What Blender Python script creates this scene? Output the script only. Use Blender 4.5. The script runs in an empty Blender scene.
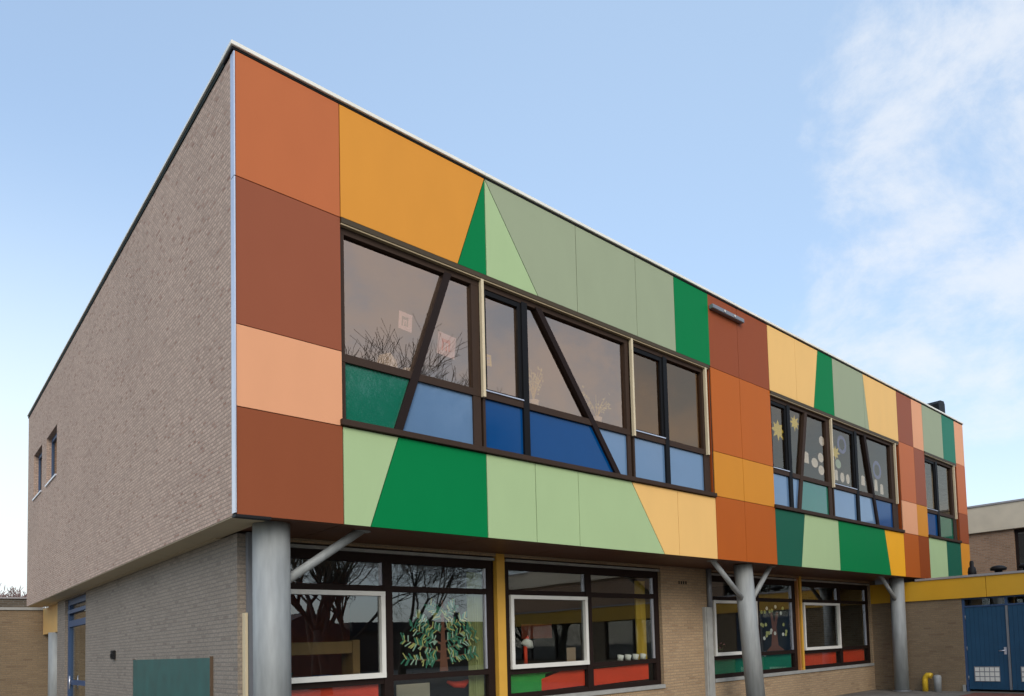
import bpy, bmesh, math, random
from mathutils import Vector, Matrix
R = math.radians
random.seed(7)
S = bpy.context.scene
COL = S.collection

# ------------------------------------------------------------------ camera
FPX, PPX, PPY = 719.62, 643.42, 601.37
cam_d = bpy.data.cameras.new('camera'); cam = bpy.data.objects.new('camera', cam_d); COL.objects.link(cam)
cam_d.sensor_fit = 'HORIZONTAL'; cam_d.sensor_width = 36.0
cam_d.lens = FPX * 36.0 / 1024.0
cam_d.shift_x = (512 - PPX) / 1024.0
cam_d.shift_y = (PPY - 348) / 1024.0
cam_d.clip_end = 3000
rt = Vector((0.69152386, -0.72151621, -0.03477217))
fw = Vector((0.72219729, 0.6895713, 0.0540601))
up = Vector((-0.01502735, -0.06249622, 0.99793206))
m = Matrix((rt, up, -fw)).transposed().to_4x4()
m.translation = Vector((0, 0, 1.6))
cam.matrix_world = m
S.camera = cam

# ------------------------------------------------------------------ world, sun, exposure
SUN_EL, SUN_AZ = R(32), Vector((-0.45, -0.9, 0)).normalized()
w = bpy.data.worlds.new('World'); S.world = w; w.use_nodes = True
nt = w.node_tree; nt.nodes.clear()
N = nt.nodes.new; L = nt.links.new
def val(x):
    n = N('ShaderNodeValue'); n.outputs[0].default_value = x; return n.outputs[0]
def mth(op, a, b=None, clamp=False):
    n = N('ShaderNodeMath'); n.operation = op; n.use_clamp = clamp
    for i, v in enumerate((a, b)):
        if v is None: continue
        if isinstance(v, (int, float)): n.inputs[i].default_value = v
        else: L(v, n.inputs[i])
    return n.outputs[0]
tc = N('ShaderNodeTexCoord'); gen = tc.outputs['Generated']
sky = N('ShaderNodeTexSky'); sky.sky_type = 'NISHITA'; sky.sun_disc = False
sky.sun_elevation = SUN_EL; sky.sun_rotation = math.atan2(SUN_AZ.x, SUN_AZ.y) % (2 * math.pi)
sky.air_density = 1.0; sky.dust_density = 1.4; sky.ozone_density = 1.6
sep = N('ShaderNodeSeparateXYZ'); L(gen, sep.inputs[0])
def dotmask(d, r0, r1):
    n = N('ShaderNodeVectorMath'); n.operation = 'DOT_PRODUCT'; L(gen, n.inputs[0]); n.inputs[1].default_value = Vector(d).normalized()
    mr = N('ShaderNodeMapRange'); mr.interpolation_type = 'SMOOTHSTEP'
    mr.inputs[1].default_value = math.cos(R(r1)); mr.inputs[2].default_value = math.cos(R(r0)); L(n.outputs['Value'], mr.inputs[0])
    return mr.outputs[0]
mp = N('ShaderNodeMapping'); L(gen, mp.inputs[0]); mp.inputs['Scale'].default_value = (1.0, 1.0, 1.5); mp.inputs['Location'].default_value = (0.1, 2.0, 0.7)
no = N('ShaderNodeTexNoise'); L(mp.outputs[0], no.inputs['Vector'])
no.inputs['Scale'].default_value = 5.0; no.inputs['Detail'].default_value = 10; no.inputs['Roughness'].default_value = 0.66; no.inputs['Distortion'].default_value = 0.2
blobs = None
for d, r0, r1, k in [((0.79, 0.24, 0.56), 3, 14, 0.95), ((0.87, 0.245, 0.43), 2, 10, 1.05), ((0.845, 0.36, 0.365), 2, 11, 1.15), ((0.90, 0.28, 0.34), 2, 10, 0.95), ((0.775, 0.34, 0.53), 1, 7, 0.9),
                     ((0.79, 0.33, 0.53), 1, 8, 0.6), ((0.2, -1, 0.5), 20, 85, 0.80), ((0.35, -0.85, 0.55), 6, 20, 1.15), ((-1.0, 0.1, 0.35), 15, 60, 0.6)]:
    b = mth('MULTIPLY', dotmask(d, r0, r1), k)
    blobs = b if blobs is None else mth('MAXIMUM', blobs, b)
cl = N('ShaderNodeMapRange'); cl.interpolation_type = 'SMOOTHSTEP'
L(mth('ADD', no.outputs['Fac'], mth('MULTIPLY', blobs, 0.30)), cl.inputs[0]); cl.inputs[1].default_value = 0.63; cl.inputs[2].default_value = 0.94
cmask = mth('MULTIPLY', cl.outputs[0], mth('MINIMUM', mth('MULTIPLY', blobs, 3.0), 1.0), True)
veil = N('ShaderNodeMix'); veil.data_type = 'RGBA'; L(sky.outputs[0], veil.inputs['A']); veil.inputs['B'].default_value = (3.9, 5.2, 6.8, 1)
L(mth('ADD', mth('MULTIPLY', dotmask((0.85, 0.3, 0.4), 5, 60), 0.12), 0.32), veil.inputs['Factor'])
mx = N('ShaderNodeMix'); mx.data_type = 'RGBA'; L(mth('MULTIPLY', cmask, 0.70), mx.inputs['Factor']); L(veil.outputs['Result'], mx.inputs['A']); mx.inputs['B'].default_value = (4.5, 4.65, 4.9, 1)
# bright haze low over the far left horizon
hz = mth('MULTIPLY', dotmask((-0.12, 0.98, 0.12), 6, 56), 1.1)
lowz = N('ShaderNodeMapRange'); lowz.interpolation_type = 'SMOOTHSTEP'; L(sep.outputs['Z'], lowz.inputs[0])
lowz.inputs[1].default_value = 0.0; lowz.inputs[2].default_value = 0.55; lowz.inputs[3].default_value = 1.0; lowz.inputs[4].default_value = 0.0
hmask = mth('MAXIMUM', mth('MULTIPLY', hz, lowz.outputs[0]), mth('MULTIPLY', mth('POWER', lowz.outputs[0], 2.0), 0.5), True)
mx2 = N('ShaderNodeMix'); mx2.data_type = 'RGBA'; L(hmask, mx2.inputs['Factor']); L(mx.outputs['Result'], mx2.inputs['A']); mx2.inputs['B'].default_value = (5.0, 5.5, 5.5, 1)
bg = N('ShaderNodeBackground'); bg.inputs[1].default_value = 0.15; L(mx2.outputs['Result'], bg.inputs[0])
wo = N('ShaderNodeOutputWorld'); L(bg.outputs[0], wo.inputs[0])

sd = bpy.data.lights.new('sun', 'SUN'); sd.energy = 1.15; sd.angle = R(35); sd.color = (1.0, 0.92, 0.81)
sun = bpy.data.objects.new('sun', sd); COL.objects.link(sun)
sdir = Vector((SUN_AZ.x * math.cos(SUN_EL), SUN_AZ.y * math.cos(SUN_EL), math.sin(SUN_EL)))
sun.rotation_euler = sdir.to_track_quat('Z', 'Y').to_euler(); sun.location = (0, -20, 30)

S.view_settings.view_transform = 'Standard'; S.view_settings.look = 'None'
S.view_settings.gamma = 1.0; S.view_settings.use_curve_mapping = False
S.view_settings.exposure = 0.45
S.cycles.max_bounces = 8; S.cycles.transparent_max_bounces = 16
S.cycles.caustics_reflective = False; S.cycles.caustics_refractive = False
S.cycles.use_denoising = True

# ------------------------------------------------------------------ materials
def srgb(r, g, b):
    f = lambda c: (c / 12.92 if c <= 0.04045 else ((c + 0.055) / 1.055) ** 2.4)
    return (f(r / 255), f(g / 255), f(b / 255), 1)
def newmat(name):
    mt = bpy.data.materials.new(name); mt.use_nodes = True
    return mt, mt.node_tree, mt.node_tree.nodes['Principled BSDF']
def plain(name, col, rough=0.5, metal=0.0, var=0.06, scale=3.0, bump=0.0, spec=0.5, coat=0.0, stretch=1.0):
    mt, t, p = newmat(name)
    c = col if len(col) == 4 else (*col, 1)
    tcn = t.nodes.new('ShaderNodeTexCoord')
    n = t.nodes.new('ShaderNodeTexNoise'); n.inputs['Scale'].default_value = scale; n.inputs['Detail'].default_value = 6
    mpn = t.nodes.new('ShaderNodeMapping'); mpn.inputs['Scale'].default_value = (1, 1, stretch); t.links.new(tcn.outputs['Object'], mpn.inputs[0]); t.links.new(mpn.outputs[0], n.inputs['Vector'])
    r = t.nodes.new('ShaderNodeMapRange'); t.links.new(n.outputs['Fac'], r.inputs[0])
    r.inputs[1].default_value = 0.3; r.inputs[2].default_value = 0.7; r.inputs[3].default_value = 1 - var; r.inputs[4].default_value = 1 + var
    h = t.nodes.new('ShaderNodeVectorMath'); h.operation = 'SCALE'; h.inputs[0].default_value = c[:3]; t.links.new(r.outputs[0], h.inputs['Scale'])
    t.links.new(h.outputs[0], p.inputs['Base Color'])
    rr = t.nodes.new('ShaderNodeMapRange'); t.links.new(n.outputs['Fac'], rr.inputs[0])
    rr.inputs[3].default_value = max(0.02, rough - 0.06); rr.inputs[4].default_value = min(1, rough + 0.06)
    t.links.new(rr.outputs[0], p.inputs['Roughness'])
    p.inputs['Metallic'].default_value = metal; p.inputs['Specular IOR Level'].default_value = spec
    p.inputs['Coat Weight'].default_value = coat; p.inputs['Coat Roughness'].default_value = 0.0
    if bump:
        b = t.nodes.new('ShaderNodeBump'); b.inputs['Strength'].default_value = bump; b.inputs['Distance'].default_value = 0.01
        n2 = t.nodes.new('ShaderNodeTexNoise'); n2.inputs['Scale'].default_value = scale * 14; n2.inputs['Detail'].default_value = 4
        t.links.new(tcn.outputs['Object'], n2.inputs['Vector']); t.links.new(n2.outputs['Fac'], b.inputs['Height']); t.links.new(b.outputs[0], p.inputs['Normal'])
    return mt
def brick(name, c1, c2, mortar, dark, bw=0.215, rh=0.0625, ms=0.011, bump=0.5, stain=0.15):
    mt, t, p = newmat(name)
    uv = t.nodes.new('ShaderNodeUVMap'); uv.uv_map = 'UVMap'
    # slightly irregular courses
    nz = t.nodes.new('ShaderNodeTexNoise'); nz.inputs['Scale'].default_value = 9; nz.inputs['Detail'].default_value = 3; t.links.new(uv.outputs[0], nz.inputs['Vector'])
    sc = t.nodes.new('ShaderNodeVectorMath'); sc.operation = 'SCALE'; sc.inputs['Scale'].default_value = 0.012
    sb = t.nodes.new('ShaderNodeVectorMath'); sb.operation = 'SUBTRACT'; sb.inputs[1].default_value = (0.5, 0.5, 0.5)
    t.links.new(nz.outputs['Color'], sb.inputs[0]); t.links.new(sb.outputs[0], sc.inputs[0])
    ad = t.nodes.new('ShaderNodeVectorMath'); t.links.new(uv.outputs[0], ad.inputs[0]); t.links.new(sc.outputs[0], ad.inputs[1])
    br = t.nodes.new('ShaderNodeTexBrick'); t.links.new(ad.outputs[0], br.inputs['Vector'])
    br.inputs['Scale'].default_value = 1; br.inputs['Brick Width'].default_value = bw; br.inputs['Row Height'].default_value = rh
    br.inputs['Mortar Size'].default_value = ms; br.inputs['Mortar Smooth'].default_value = 0.25; br.inputs['Bias'].default_value = -0.1
    br.inputs['Color1'].default_value = (*c1, 1); br.inputs['Color2'].default_value = (*c2, 1); br.inputs['Mortar'].default_value = (*mortar, 1)
    # odd darker bricks: a second, same-sized brick lookup with a random seed colour pushed through a ramp
    br2 = t.nodes.new('ShaderNodeTexBrick'); 
    of = t.nodes.new('ShaderNodeVectorMath'); of.inputs[1].default_value = (bw * 137, rh * 262, 0); t.links.new(ad.outputs[0], of.inputs[0]); t.links.new(of.outputs[0], br2.inputs['Vector'])
    for k, v in (('Scale', 1), ('Brick Width', bw), ('Row Height', rh), ('Mortar Size', ms), ('Mortar Smooth', 0.25), ('Bias', 0)): br2.inputs[k].default_value = v
    br2.inputs['Color1'].default_value = (0, 0, 0, 1); br2.inputs['Color2'].default_value = (1, 1, 1, 1); br2.inputs['Mortar'].default_value = (0, 0, 0, 1)
    rp = t.nodes.new('ShaderNodeMapRange'); t.links.new(br2.outputs['Color'], rp.inputs[0]); rp.inputs[1].default_value = 0.85; rp.inputs[2].default_value = 1.06
    mxd = t.nodes.new('ShaderNodeMix'); mxd.data_type = 'RGBA'; t.links.new(rp.outputs[0], mxd.inputs['Factor']); t.links.new(br.outputs['Color'], mxd.inputs['A']); mxd.inputs['B'].default_value = (*dark, 1)
    n = t.nodes.new('ShaderNodeTexNoise'); n.inputs['Scale'].default_value = 0.5; n.inputs['Detail'].default_value = 8; n.inputs['Roughness'].default_value = 0.65; t.links.new(uv.outputs[0], n.inputs['Vector'])
    r = t.nodes.new('ShaderNodeMapRange'); t.links.new(n.outputs['Fac'], r.inputs[0]); r.inputs[1].default_value = 0.3; r.inputs[2].default_value = 0.7; r.inputs[3].default_value = 1 - stain; r.inputs[4].default_value = 1 + stain
    n3 = t.nodes.new('ShaderNodeTexNoise'); n3.inputs['Scale'].default_value = 40; n3.inputs['Detail'].default_value = 4; t.links.new(uv.outputs[0], n3.inputs['Vector'])
    r3 = t.nodes.new('ShaderNodeMapRange'); t.links.new(n3.outputs['Fac'], r3.inputs[0]); r3.inputs[1].default_value = 0.3; r3.inputs[2].default_value = 0.7; r3.inputs[3].default_value = 0.82; r3.inputs[4].default_value = 1.18
    mu = t.nodes.new('ShaderNodeMath'); mu.operation = 'MULTIPLY'; t.links.new(r.outputs[0], mu.inputs[0]); t.links.new(r3.outputs[0], mu.inputs[1])
    h = t.nodes.new('ShaderNodeVectorMath'); h.operation = 'SCALE'; t.links.new(mxd.outputs['Result'], h.inputs[0]); t.links.new(mu.outputs[0], h.inputs['Scale'])
    t.links.new(h.outputs[0], p.inputs['Base Color']); p.inputs['Roughness'].default_value = 0.9; p.inputs['Specular IOR Level'].default_value = 0.25
    inv = t.nodes.new('ShaderNodeMath'); inv.operation = 'SUBTRACT'; inv.inputs[0].default_value = 1; t.links.new(br.outputs['Fac'], inv.inputs[1])
    ah = t.nodes.new('ShaderNodeMath'); ah.operation = 'MULTIPLY_ADD'; t.links.new(n3.outputs['Fac'], ah.inputs[0]); ah.inputs[1].default_value = 0.5; t.links.new(inv.outputs[0], ah.inputs[2])
    b = t.nodes.new('ShaderNodeBump'); b.inputs['Strength'].default_value = bump; b.inputs['Distance'].default_value = 0.008; t.links.new(ah.outputs[0], b.inputs['Height']); t.links.new(b.outputs[0], p.inputs['Normal'])
    return mt
def glass(name, refl, refl_col, trans_col):
    mt = bpy.data.materials.new(name); mt.use_nodes = True; t = mt.node_tree; t.nodes.clear()
    o = t.nodes.new('ShaderNodeOutputMaterial'); mix = t.nodes.new('ShaderNodeMixShader')
    g = t.nodes.new('ShaderNodeBsdfGlossy'); g.inputs['Roughness'].default_value = 0.0; g.inputs['Color'].default_value = (*refl_col, 1)
    tr = t.nodes.new('ShaderNodeBsdfTransparent'); tr.inputs['Color'].default_value = (*trans_col, 1)
    fr = t.nodes.new('ShaderNodeFresnel'); fr.inputs['IOR'].default_value = 1.5
    ma = t.nodes.new('ShaderNodeMath'); ma.operation = 'MULTIPLY_ADD'; ma.use_clamp = True
    ma.inputs[1].default_value = 1 - refl; ma.inputs[2].default_value = refl; t.links.new(fr.outputs[0], ma.inputs[0])
    # slight waviness of float glass
    tcn = t.nodes.new('ShaderNodeTexCoord'); n = t.nodes.new('ShaderNodeTexNoise'); n.inputs['Scale'].default_value = 1.3; n.inputs['Detail'].default_value = 1
    t.links.new(tcn.outputs['Object'], n.inputs['Vector']); b = t.nodes.new('ShaderNodeBump'); b.inputs['Strength'].default_value = 0.12; b.inputs['Distance'].default_value = 0.004
    t.links.new(n.outputs['Fac'], b.inputs['Height']); t.links.new(b.outputs[0], g.inputs['Normal'])
    ge = t.nodes.new('ShaderNodeNewGeometry'); iv = t.nodes.new('ShaderNodeMath'); iv.operation = 'SUBTRACT'; iv.inputs[0].default_value = 1; t.links.new(ge.outputs['Backfacing'], iv.inputs[1])
    mf = t.nodes.new('ShaderNodeMath'); mf.operation = 'MULTIPLY'; t.links.new(ma.outputs[0], mf.inputs[0]); t.links.new(iv.outputs[0], mf.inputs[1])
    t.links.new(mf.outputs[0], mix.inputs[0]); t.links.new(tr.outputs[0], mix.inputs[1]); t.links.new(g.outputs[0], mix.inputs[2]); t.links.new(mix.outputs[0], o.inputs[0])
    return mt
def paving(name, c1, c2, mortar, bw, rh):
    return brick(name, c1, c2, mortar, tuple(x * 0.7 for x in c1), bw, rh, 0.006, 0.3, 0.25)

PAN = {}
def panel_mat(key, rgb):
    if key not in PAN: PAN[key] = plain('panel_' + key, srgb(*rgb), 0.5, 0, 0.022, 2.5, 0.03, 0.10, stretch=0.4)
    return PAN[key]
PC = dict(terracotta=(188, 107, 66), rust_red=(148, 84, 60), salmon=(226, 162, 122), chestnut=(142, 78, 50), amber=(216, 146, 58), green=(0, 122, 66),
          pale_green=(168, 191, 143), sage=(154, 164, 135), russet=(146, 76, 46), copper=(184, 98, 40), ochre=(208, 138, 48), burnt_orange=(176, 90, 32),
          beige=(236, 190, 118), teal_green=(30, 92, 72), yellow=(240, 172, 40), brown=(142, 68, 28), bluish_green=(44, 120, 96))
for k, v in PC.items(): panel_mat(k, v)
M = dict(
    brick_up=brick('brick_upper', (0.57, 0.415, 0.325), (0.42, 0.30, 0.235), (0.36, 0.275, 0.22), (0.26, 0.125, 0.085), bw=0.11, rh=0.044, ms=0.009, stain=0.06, bump=0.7),
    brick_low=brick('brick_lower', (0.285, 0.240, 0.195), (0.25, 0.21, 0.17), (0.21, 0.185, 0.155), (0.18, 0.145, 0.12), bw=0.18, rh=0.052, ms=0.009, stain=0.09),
    brick_front=brick('brick_front', (0.42, 0.295, 0.175), (0.365, 0.25, 0.15), (0.31, 0.235, 0.155), (0.27, 0.175, 0.105), bw=0.19, rh=0.056, ms=0.010),
    brick_link=brick('brick_link', (0.25, 0.18, 0.11), (0.21, 0.15, 0.09), (0.20, 0.155, 0.105), (0.15, 0.10, 0.065), rh=0.056),
    brick_rear=brick('brick_rear', (0.36, 0.22, 0.135), (0.28, 0.165, 0.10), (0.30, 0.23, 0.17), (0.22, 0.13, 0.08)),
    brick_dark=brick('brick_dark', (0.15, 0.12, 0.09), (0.10, 0.08, 0.06), (0.14, 0.13, 0.11), (0.06, 0.045, 0.035)),
    backing=plain('backing_board', (0.02, 0.015, 0.012), 0.8),
    dark_frame=plain('dark_brown_frame', (0.016, 0.008, 0.006), 0.65, spec=0.2),
    brown_frame=plain('brown_frame', (0.046, 0.027, 0.018), 0.65, spec=0.2),
    black_frame=plain('black_frame', (0.005, 0.005, 0.006), 0.6, spec=0.2),
    brown_soffit=plain('brown_soffit', (0.12, 0.045, 0.018), 0.5),
    tan_soffit=plain('tan_soffit', (0.50, 0.40, 0.25), 0.6),
    cream_rail=plain('cream_rail', (0.66, 0.55, 0.36), 0.45),
    olive_ledge=plain('olive_ledge', (0.06, 0.042, 0.02), 0.55, spec=0.3),
    white_frame=plain('white_frame', (0.72, 0.71, 0.66), 0.4),
    white_coping=plain('white_coping', (0.84, 0.81, 0.71), 0.4),
    dark_coping=plain('dark_coping', (0.012, 0.02, 0.018), 0.8, spec=0.2),
    alu=plain('aluminium', (0.62, 0.63, 0.70), 0.3, 0.6),
    steel=plain('galvanised_steel', (0.29, 0.305, 0.30), 0.6, 0.1, 0.15, 14, 0.08, stretch=0.15),
    grey_metal=plain('grey_metal', (0.22, 0.23, 0.25), 0.4, 0.3),
    sill=plain('grey_sill', (0.33, 0.33, 0.31), 0.7, 0, 0.12, 6, 0.1),
    yellow_post=plain('yellow_post', (0.66, 0.36, 0.05), 0.5),
    orange_post=plain('orange_post', (0.42, 0.18, 0.06), 0.5),
    yellow_fascia=plain('yellow_fascia', (0.68, 0.365, 0.022), 0.45, 0, 0.05, 1.5, 0.02),
    skylit_fascia=plain('skylit_yellow_fascia', (0.68, 0.42, 0.15), 0.5),  # yellow fascia again, with the skylight on the side lightened into its colour
    bar_tan=plain('tan_bar', (0.40, 0.31, 0.18), 0.5),
    grey_cap=plain('grey_cap', (0.36, 0.34, 0.34), 0.5, 0.2),
    blue_door=plain('blue_door_paint', (0.017, 0.068, 0.135), 0.5, 0, 0.08, spec=0.3),
    blue_frame=plain('blue_frame_paint', (0.03, 0.07, 0.16), 0.5),
    cream_fascia=plain('cream_fascia', (0.62, 0.53, 0.39), 0.6, 0, 0.06, 2),
    roof=plain('roof_felt', (0.07, 0.07, 0.075), 0.9, 0, 0.2, 2, 0.3),
    black=plain('black_plastic', (0.008, 0.008, 0.009), 0.6, spec=0.25),
    board=plain('green_board', (0.025, 0.10, 0.088), 0.55, 0, 0.18, 4),
    wood=plain('board_wood', (0.09, 0.055, 0.03), 0.6),
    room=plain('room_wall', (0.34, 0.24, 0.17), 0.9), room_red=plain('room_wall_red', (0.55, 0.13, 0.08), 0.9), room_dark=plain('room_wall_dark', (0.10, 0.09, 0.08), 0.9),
    ceil_up=plain('warm_ceiling', (0.46, 0.27, 0.14), 0.9),
    ceil=plain('room_ceiling', (0.55, 0.47, 0.38), 0.9), floor=plain('room_floor', (0.16, 0.12, 0.09), 0.6),
    bronze_dim=glass('bronze_glass_dim', 0.17, (1.0, 0.66, 0.42), (0.90, 0.76, 0.58)),  # copy of the bronze glass with a darker reflection built into it
    bronze=glass('bronze_glass', 0.35, (1.0, 0.72, 0.54), (0.86, 0.79, 0.71)),
    grey_glass=glass('grey_glass', 0.12, (0.86, 0.74, 0.60), (0.88, 0.85, 0.80)),
    clear_glass=glass('clear_glass', 0.12, (0.92, 0.97, 1.0), (0.90, 0.92, 0.89)),
    sp_green=plain('spandrel_green', (0.008, 0.14, 0.085), 0.05, 0, 0.03, 2, 0, 0.6, 0.8),
    sp_light=plain('spandrel_light_blue', (0.12, 0.215, 0.36), 0.05, 0, 0.03, 2, 0, 0.5, 0.7),
    sp_blue=plain('spandrel_blue', (0.0, 0.055, 0.20), 0.12, 0, 0.03, 2, 0, 0.35, 0.0),
    pap_red=plain('red_paper', (0.80, 0.06, 0.02), 0.6, 0, 0.14, 2.2, 0.9), pap_green=plain('green_paper', (0.03, 0.36, 0.06), 0.6, 0, 0.14, 2.2, 0.9),
    pap_teal=plain('teal_paper', (0.0, 0.20, 0.11), 0.6, 0, 0.14, 2.2, 0.9),
    wood_light=plain('light_wood', (0.42, 0.25, 0.10), 0.6, 0, 0.1, 4, stretch=.2),
    paper=plain('white_paper', (0.84, 0.82, 0.80), 0.8), paper_lilac=plain('lilac_paper', (0.85, 0.70, 0.88), 0.8), paper_pink=plain('pink_paper', (0.80, 0.20, 0.12), 0.8),
    paper_yellow=plain('yellow_paper', (0.80, 0.66, 0.10), 0.8), paper_blue=plain('blue_paper', (0.13, 0.16, 0.42), 0.8), paper_mint=plain('mint_paper', (0.42, 0.60, 0.50), 0.8),
    leaf1=plain('leaf_teal', (0.05, 0.24, 0.16), 0.7), leaf2=plain('leaf_yellow', (0.55, 0.55, 0.20), 0.7), tb=plain('trunk_brown', (0.20, 0.075, 0.045), 0.8),
    curtain=plain('yellow_curtain', (0.62, 0.42, 0.06), 0.8), curtain_g=plain('green_curtain', (0.42, 0.45, 0.20), 0.8),
    pot=plain('cream_pot', (0.70, 0.62, 0.50), 0.6), leafy=plain('plant_leaf', (0.10, 0.14, 0.05), 0.6), petal=plain('pink_petal', (0.7, 0.25, 0.30), 0.7),
    yel=plain('yellow_pipe_paint', (0.72, 0.46, 0.03), 0.4), greyp=plain('grey_bollard_paint', (0.30, 0.31, 0.31), 0.5),
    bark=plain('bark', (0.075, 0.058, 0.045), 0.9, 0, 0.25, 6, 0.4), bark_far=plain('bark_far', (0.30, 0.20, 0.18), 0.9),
    pave=paving('grey_paving', (0.21, 0.195, 0.17), (0.16, 0.15, 0.13), (0.10, 0.095, 0.085), 0.30, 0.30),
    redpave=paving('red_paving', (0.27, 0.10, 0.07), (0.19, 0.07, 0.05), (0.12, 0.09, 0.08), 0.21, 0.105),
    far_brick=plain('opposite_wall', (0.10, 0.07, 0.055), 0.9), far_roof=plain('opposite_roof', (0.035, 0.03, 0.03), 0.8),
)

# ------------------------------------------------------------------ builders
def link(name, me, mat, parent=None):
    o = bpy.data.objects.new(name, me); COL.objects.link(o)
    for mt in (mat if isinstance(mat, (list, tuple)) else [mat]): me.materials.append(mt)
    if parent is not None: o.parent = parent
    return o
def uvbox(bm):
    uvl = bm.loops.layers.uv.new('UVMap')
    for f in bm.faces:
        n = f.normal; a = (abs(n.x), abs(n.y), abs(n.z)); k = a.index(max(a))
        for lp in f.loops:
            c = lp.vert.co
            lp[uvl].uv = (c.y + 0.37, c.z) if k == 0 else ((c.x, c.z) if k == 1 else (c.x, c.y))
class MB:
    def __init__(s): s.bm = bmesh.new()
    def poly(s, pts, mi=0):
        f = s.bm.faces.new([s.bm.verts.new(p) for p in pts]); f.material_index = mi; return s
    def solid(s, bot, top, mi=0):
        b = [s.bm.verts.new(p) for p in bot]; t = [s.bm.verts.new(p) for p in top]; n = len(b)
        fs = [s.bm.faces.new(b[::-1]), s.bm.faces.new(t)]
        for i in range(n): fs.append(s.bm.faces.new((b[i], b[(i + 1) % n], t[(i + 1) % n], t[i])))
        for f in fs: f.material_index = mi
        return s
    def box(s, x0, x1, y0, y1, z0, z1, mi=0):
        return s.solid([(x0, y0, z0), (x1, y0, z0), (x1, y1, z0), (x0, y1, z0)], [(x0, y0, z1), (x1, y0, z1), (x1, y1, z1), (x0, y1, z1)], mi)
    def prism(s, pts, d0, d1, mi=0):            # facade polygon (s, z), pushed from depth d0 to d1
        return s.solid([(a, d0, b) for a, b in pts], [(a, d1, b) for a, b in pts], mi)
    def tube(s, pts, rad, n=12, mi=0, cap=True):
        pts = [Vector(p) for p in pts]; rr = rad if isinstance(rad, (list, tuple)) else [rad] * len(pts)
        rings = []; ref = None
        for i, p in enumerate(pts):
            d = (pts[min(i + 1, len(pts) - 1)] - pts[max(i - 1, 0)]).normalized()
            if ref is None: ref = d.orthogonal().normalized()
            u = (ref - d * ref.dot(d)); u = u.normalized() if u.length > 1e-6 else d.orthogonal().normalized(); ref = u; v = d.cross(u)
            rings.append([s.bm.verts.new(p + (u * math.cos(k * 2 * math.pi / n) + v * math.sin(k * 2 * math.pi / n)) * rr[i]) for k in range(n)])
        for a, b in zip(rings, rings[1:]):
            for k in range(n):
                f = s.bm.faces.new((a[k], a[(k + 1) % n], b[(k + 1) % n], b[k])); f.smooth = True; f.material_index = mi
        if cap:
            f = s.bm.faces.new(rings[0][::-1]); f.material_index = mi; f = s.bm.faces.new(rings[-1]); f.material_index = mi
        return s
    def build(s, name, mat, parent=None, bevel=0.0):
        bmesh.ops.recalc_face_normals(s.bm, faces=s.bm.faces)
        if bevel:
            bmesh.ops.bevel(s.bm, geom=[e for e in s.bm.edges if e.calc_length() > bevel * 4], offset=bevel, segments=2, affect='EDGES', clamp_overlap=True)
        s.bm.normal_update(); uvbox(s.bm)
        me = bpy.data.meshes.new(name); s.bm.to_mesh(me); s.bm.free()
        return link(name, me, mat, parent)
def tag(o, label=None, cat=None, group=None, kind=None):
    for k, v in (('label', label), ('category', cat), ('group', group), ('kind', kind)):
        if v: o[k] = v
    return o
def empty(name, loc, label, cat, group=None, rz=0.0):
    o = bpy.data.objects.new(name, None); COL.objects.link(o); o.location = loc; o.rotation_euler = (0, 0, rz); o.empty_display_size = 0.2
    return tag(o, label, cat, group)
def child_of(o, parent): o.parent = parent; return o
def wall(name, axis, at, thick, u0, u1, z0, z1, holes, mat, parent, mi=None):
    """wall slab with openings. axis 'x': runs along x at depth y=at..at+thick ; axis 'y': runs along y at x=at..at+thick"""
    us = sorted({u0, u1, *[h[0] for h in holes], *[h[1] for h in holes]}); zs = sorted({z0, z1, *[h[2] for h in holes], *[h[3] for h in holes]})
    bm = bmesh.new(); cache = {}
    def V(u, d, z):
        k = (round(u, 4), d, round(z, 4))
        if k not in cache: cache[k] = bm.verts.new((u, at + d, z) if axis == 'x' else (at + d, u, z))
        return cache[k]
    def solid(i, j):
        if i < 0 or j < 0 or i >= len(us) - 1 or j >= len(zs) - 1: return False
        cu, cz = (us[i] + us[i + 1]) / 2, (zs[j] + zs[j + 1]) / 2
        return not any(h[0] < cu < h[1] and h[2] < cz < h[3] for h in holes)
    for i in range(len(us) - 1):
        for j in range(len(zs) - 1):
            if not solid(i, j): continue
            a, b, c, d = us[i], us[i + 1], zs[j], zs[j + 1]
            for dd in (0, thick): bm.faces.new((V(a, dd, c), V(b, dd, c), V(b, dd, d), V(a, dd, d)))
            if not solid(i - 1, j): bm.faces.new((V(a, 0, c), V(a, thick, c), V(a, thick, d), V(a, 0, d)))
            if not solid(i + 1, j): bm.faces.new((V(b, 0, c), V(b, thick, c), V(b, thick, d), V(b, 0, d)))
            if not solid(i, j - 1): bm.faces.new((V(a, 0, c), V(b, 0, c), V(b, thick, c), V(a, thick, c)))
            if not solid(i, j + 1): bm.faces.new((V(a, 0, d), V(b, 0, d), V(b, thick, d), V(a, thick, d)))
    bmesh.ops.recalc_face_normals(bm, faces=bm.faces); bm.normal_update(); uvbox(bm)
    me = bpy.data.meshes.new(name); bm.to_mesh(me); bm.free()
    return link(name, me, mat, parent)

X0, Y0 = 2.4347, 8.0823            # the street corner of the raised block
def W(s, d, z): return (X0 + s, Y0 + d, z)

# ------------------------------------------------------------------ ground
g = MB(); g.poly([(-300, -300, 0), (400, -300, 0), (400, 400, 0), (-300, 400, 0)])
tag(g.build('ground', M['pave']), kind='structure')
g = MB(); g.poly([W(8, -9, 0.004), W(16.35, -9, 0.004), W(16.35, -1.5, 0.004), W(8, -1.5, 0.004)])
tag(g.build('pavement', M['redpave']), kind='structure')

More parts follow.
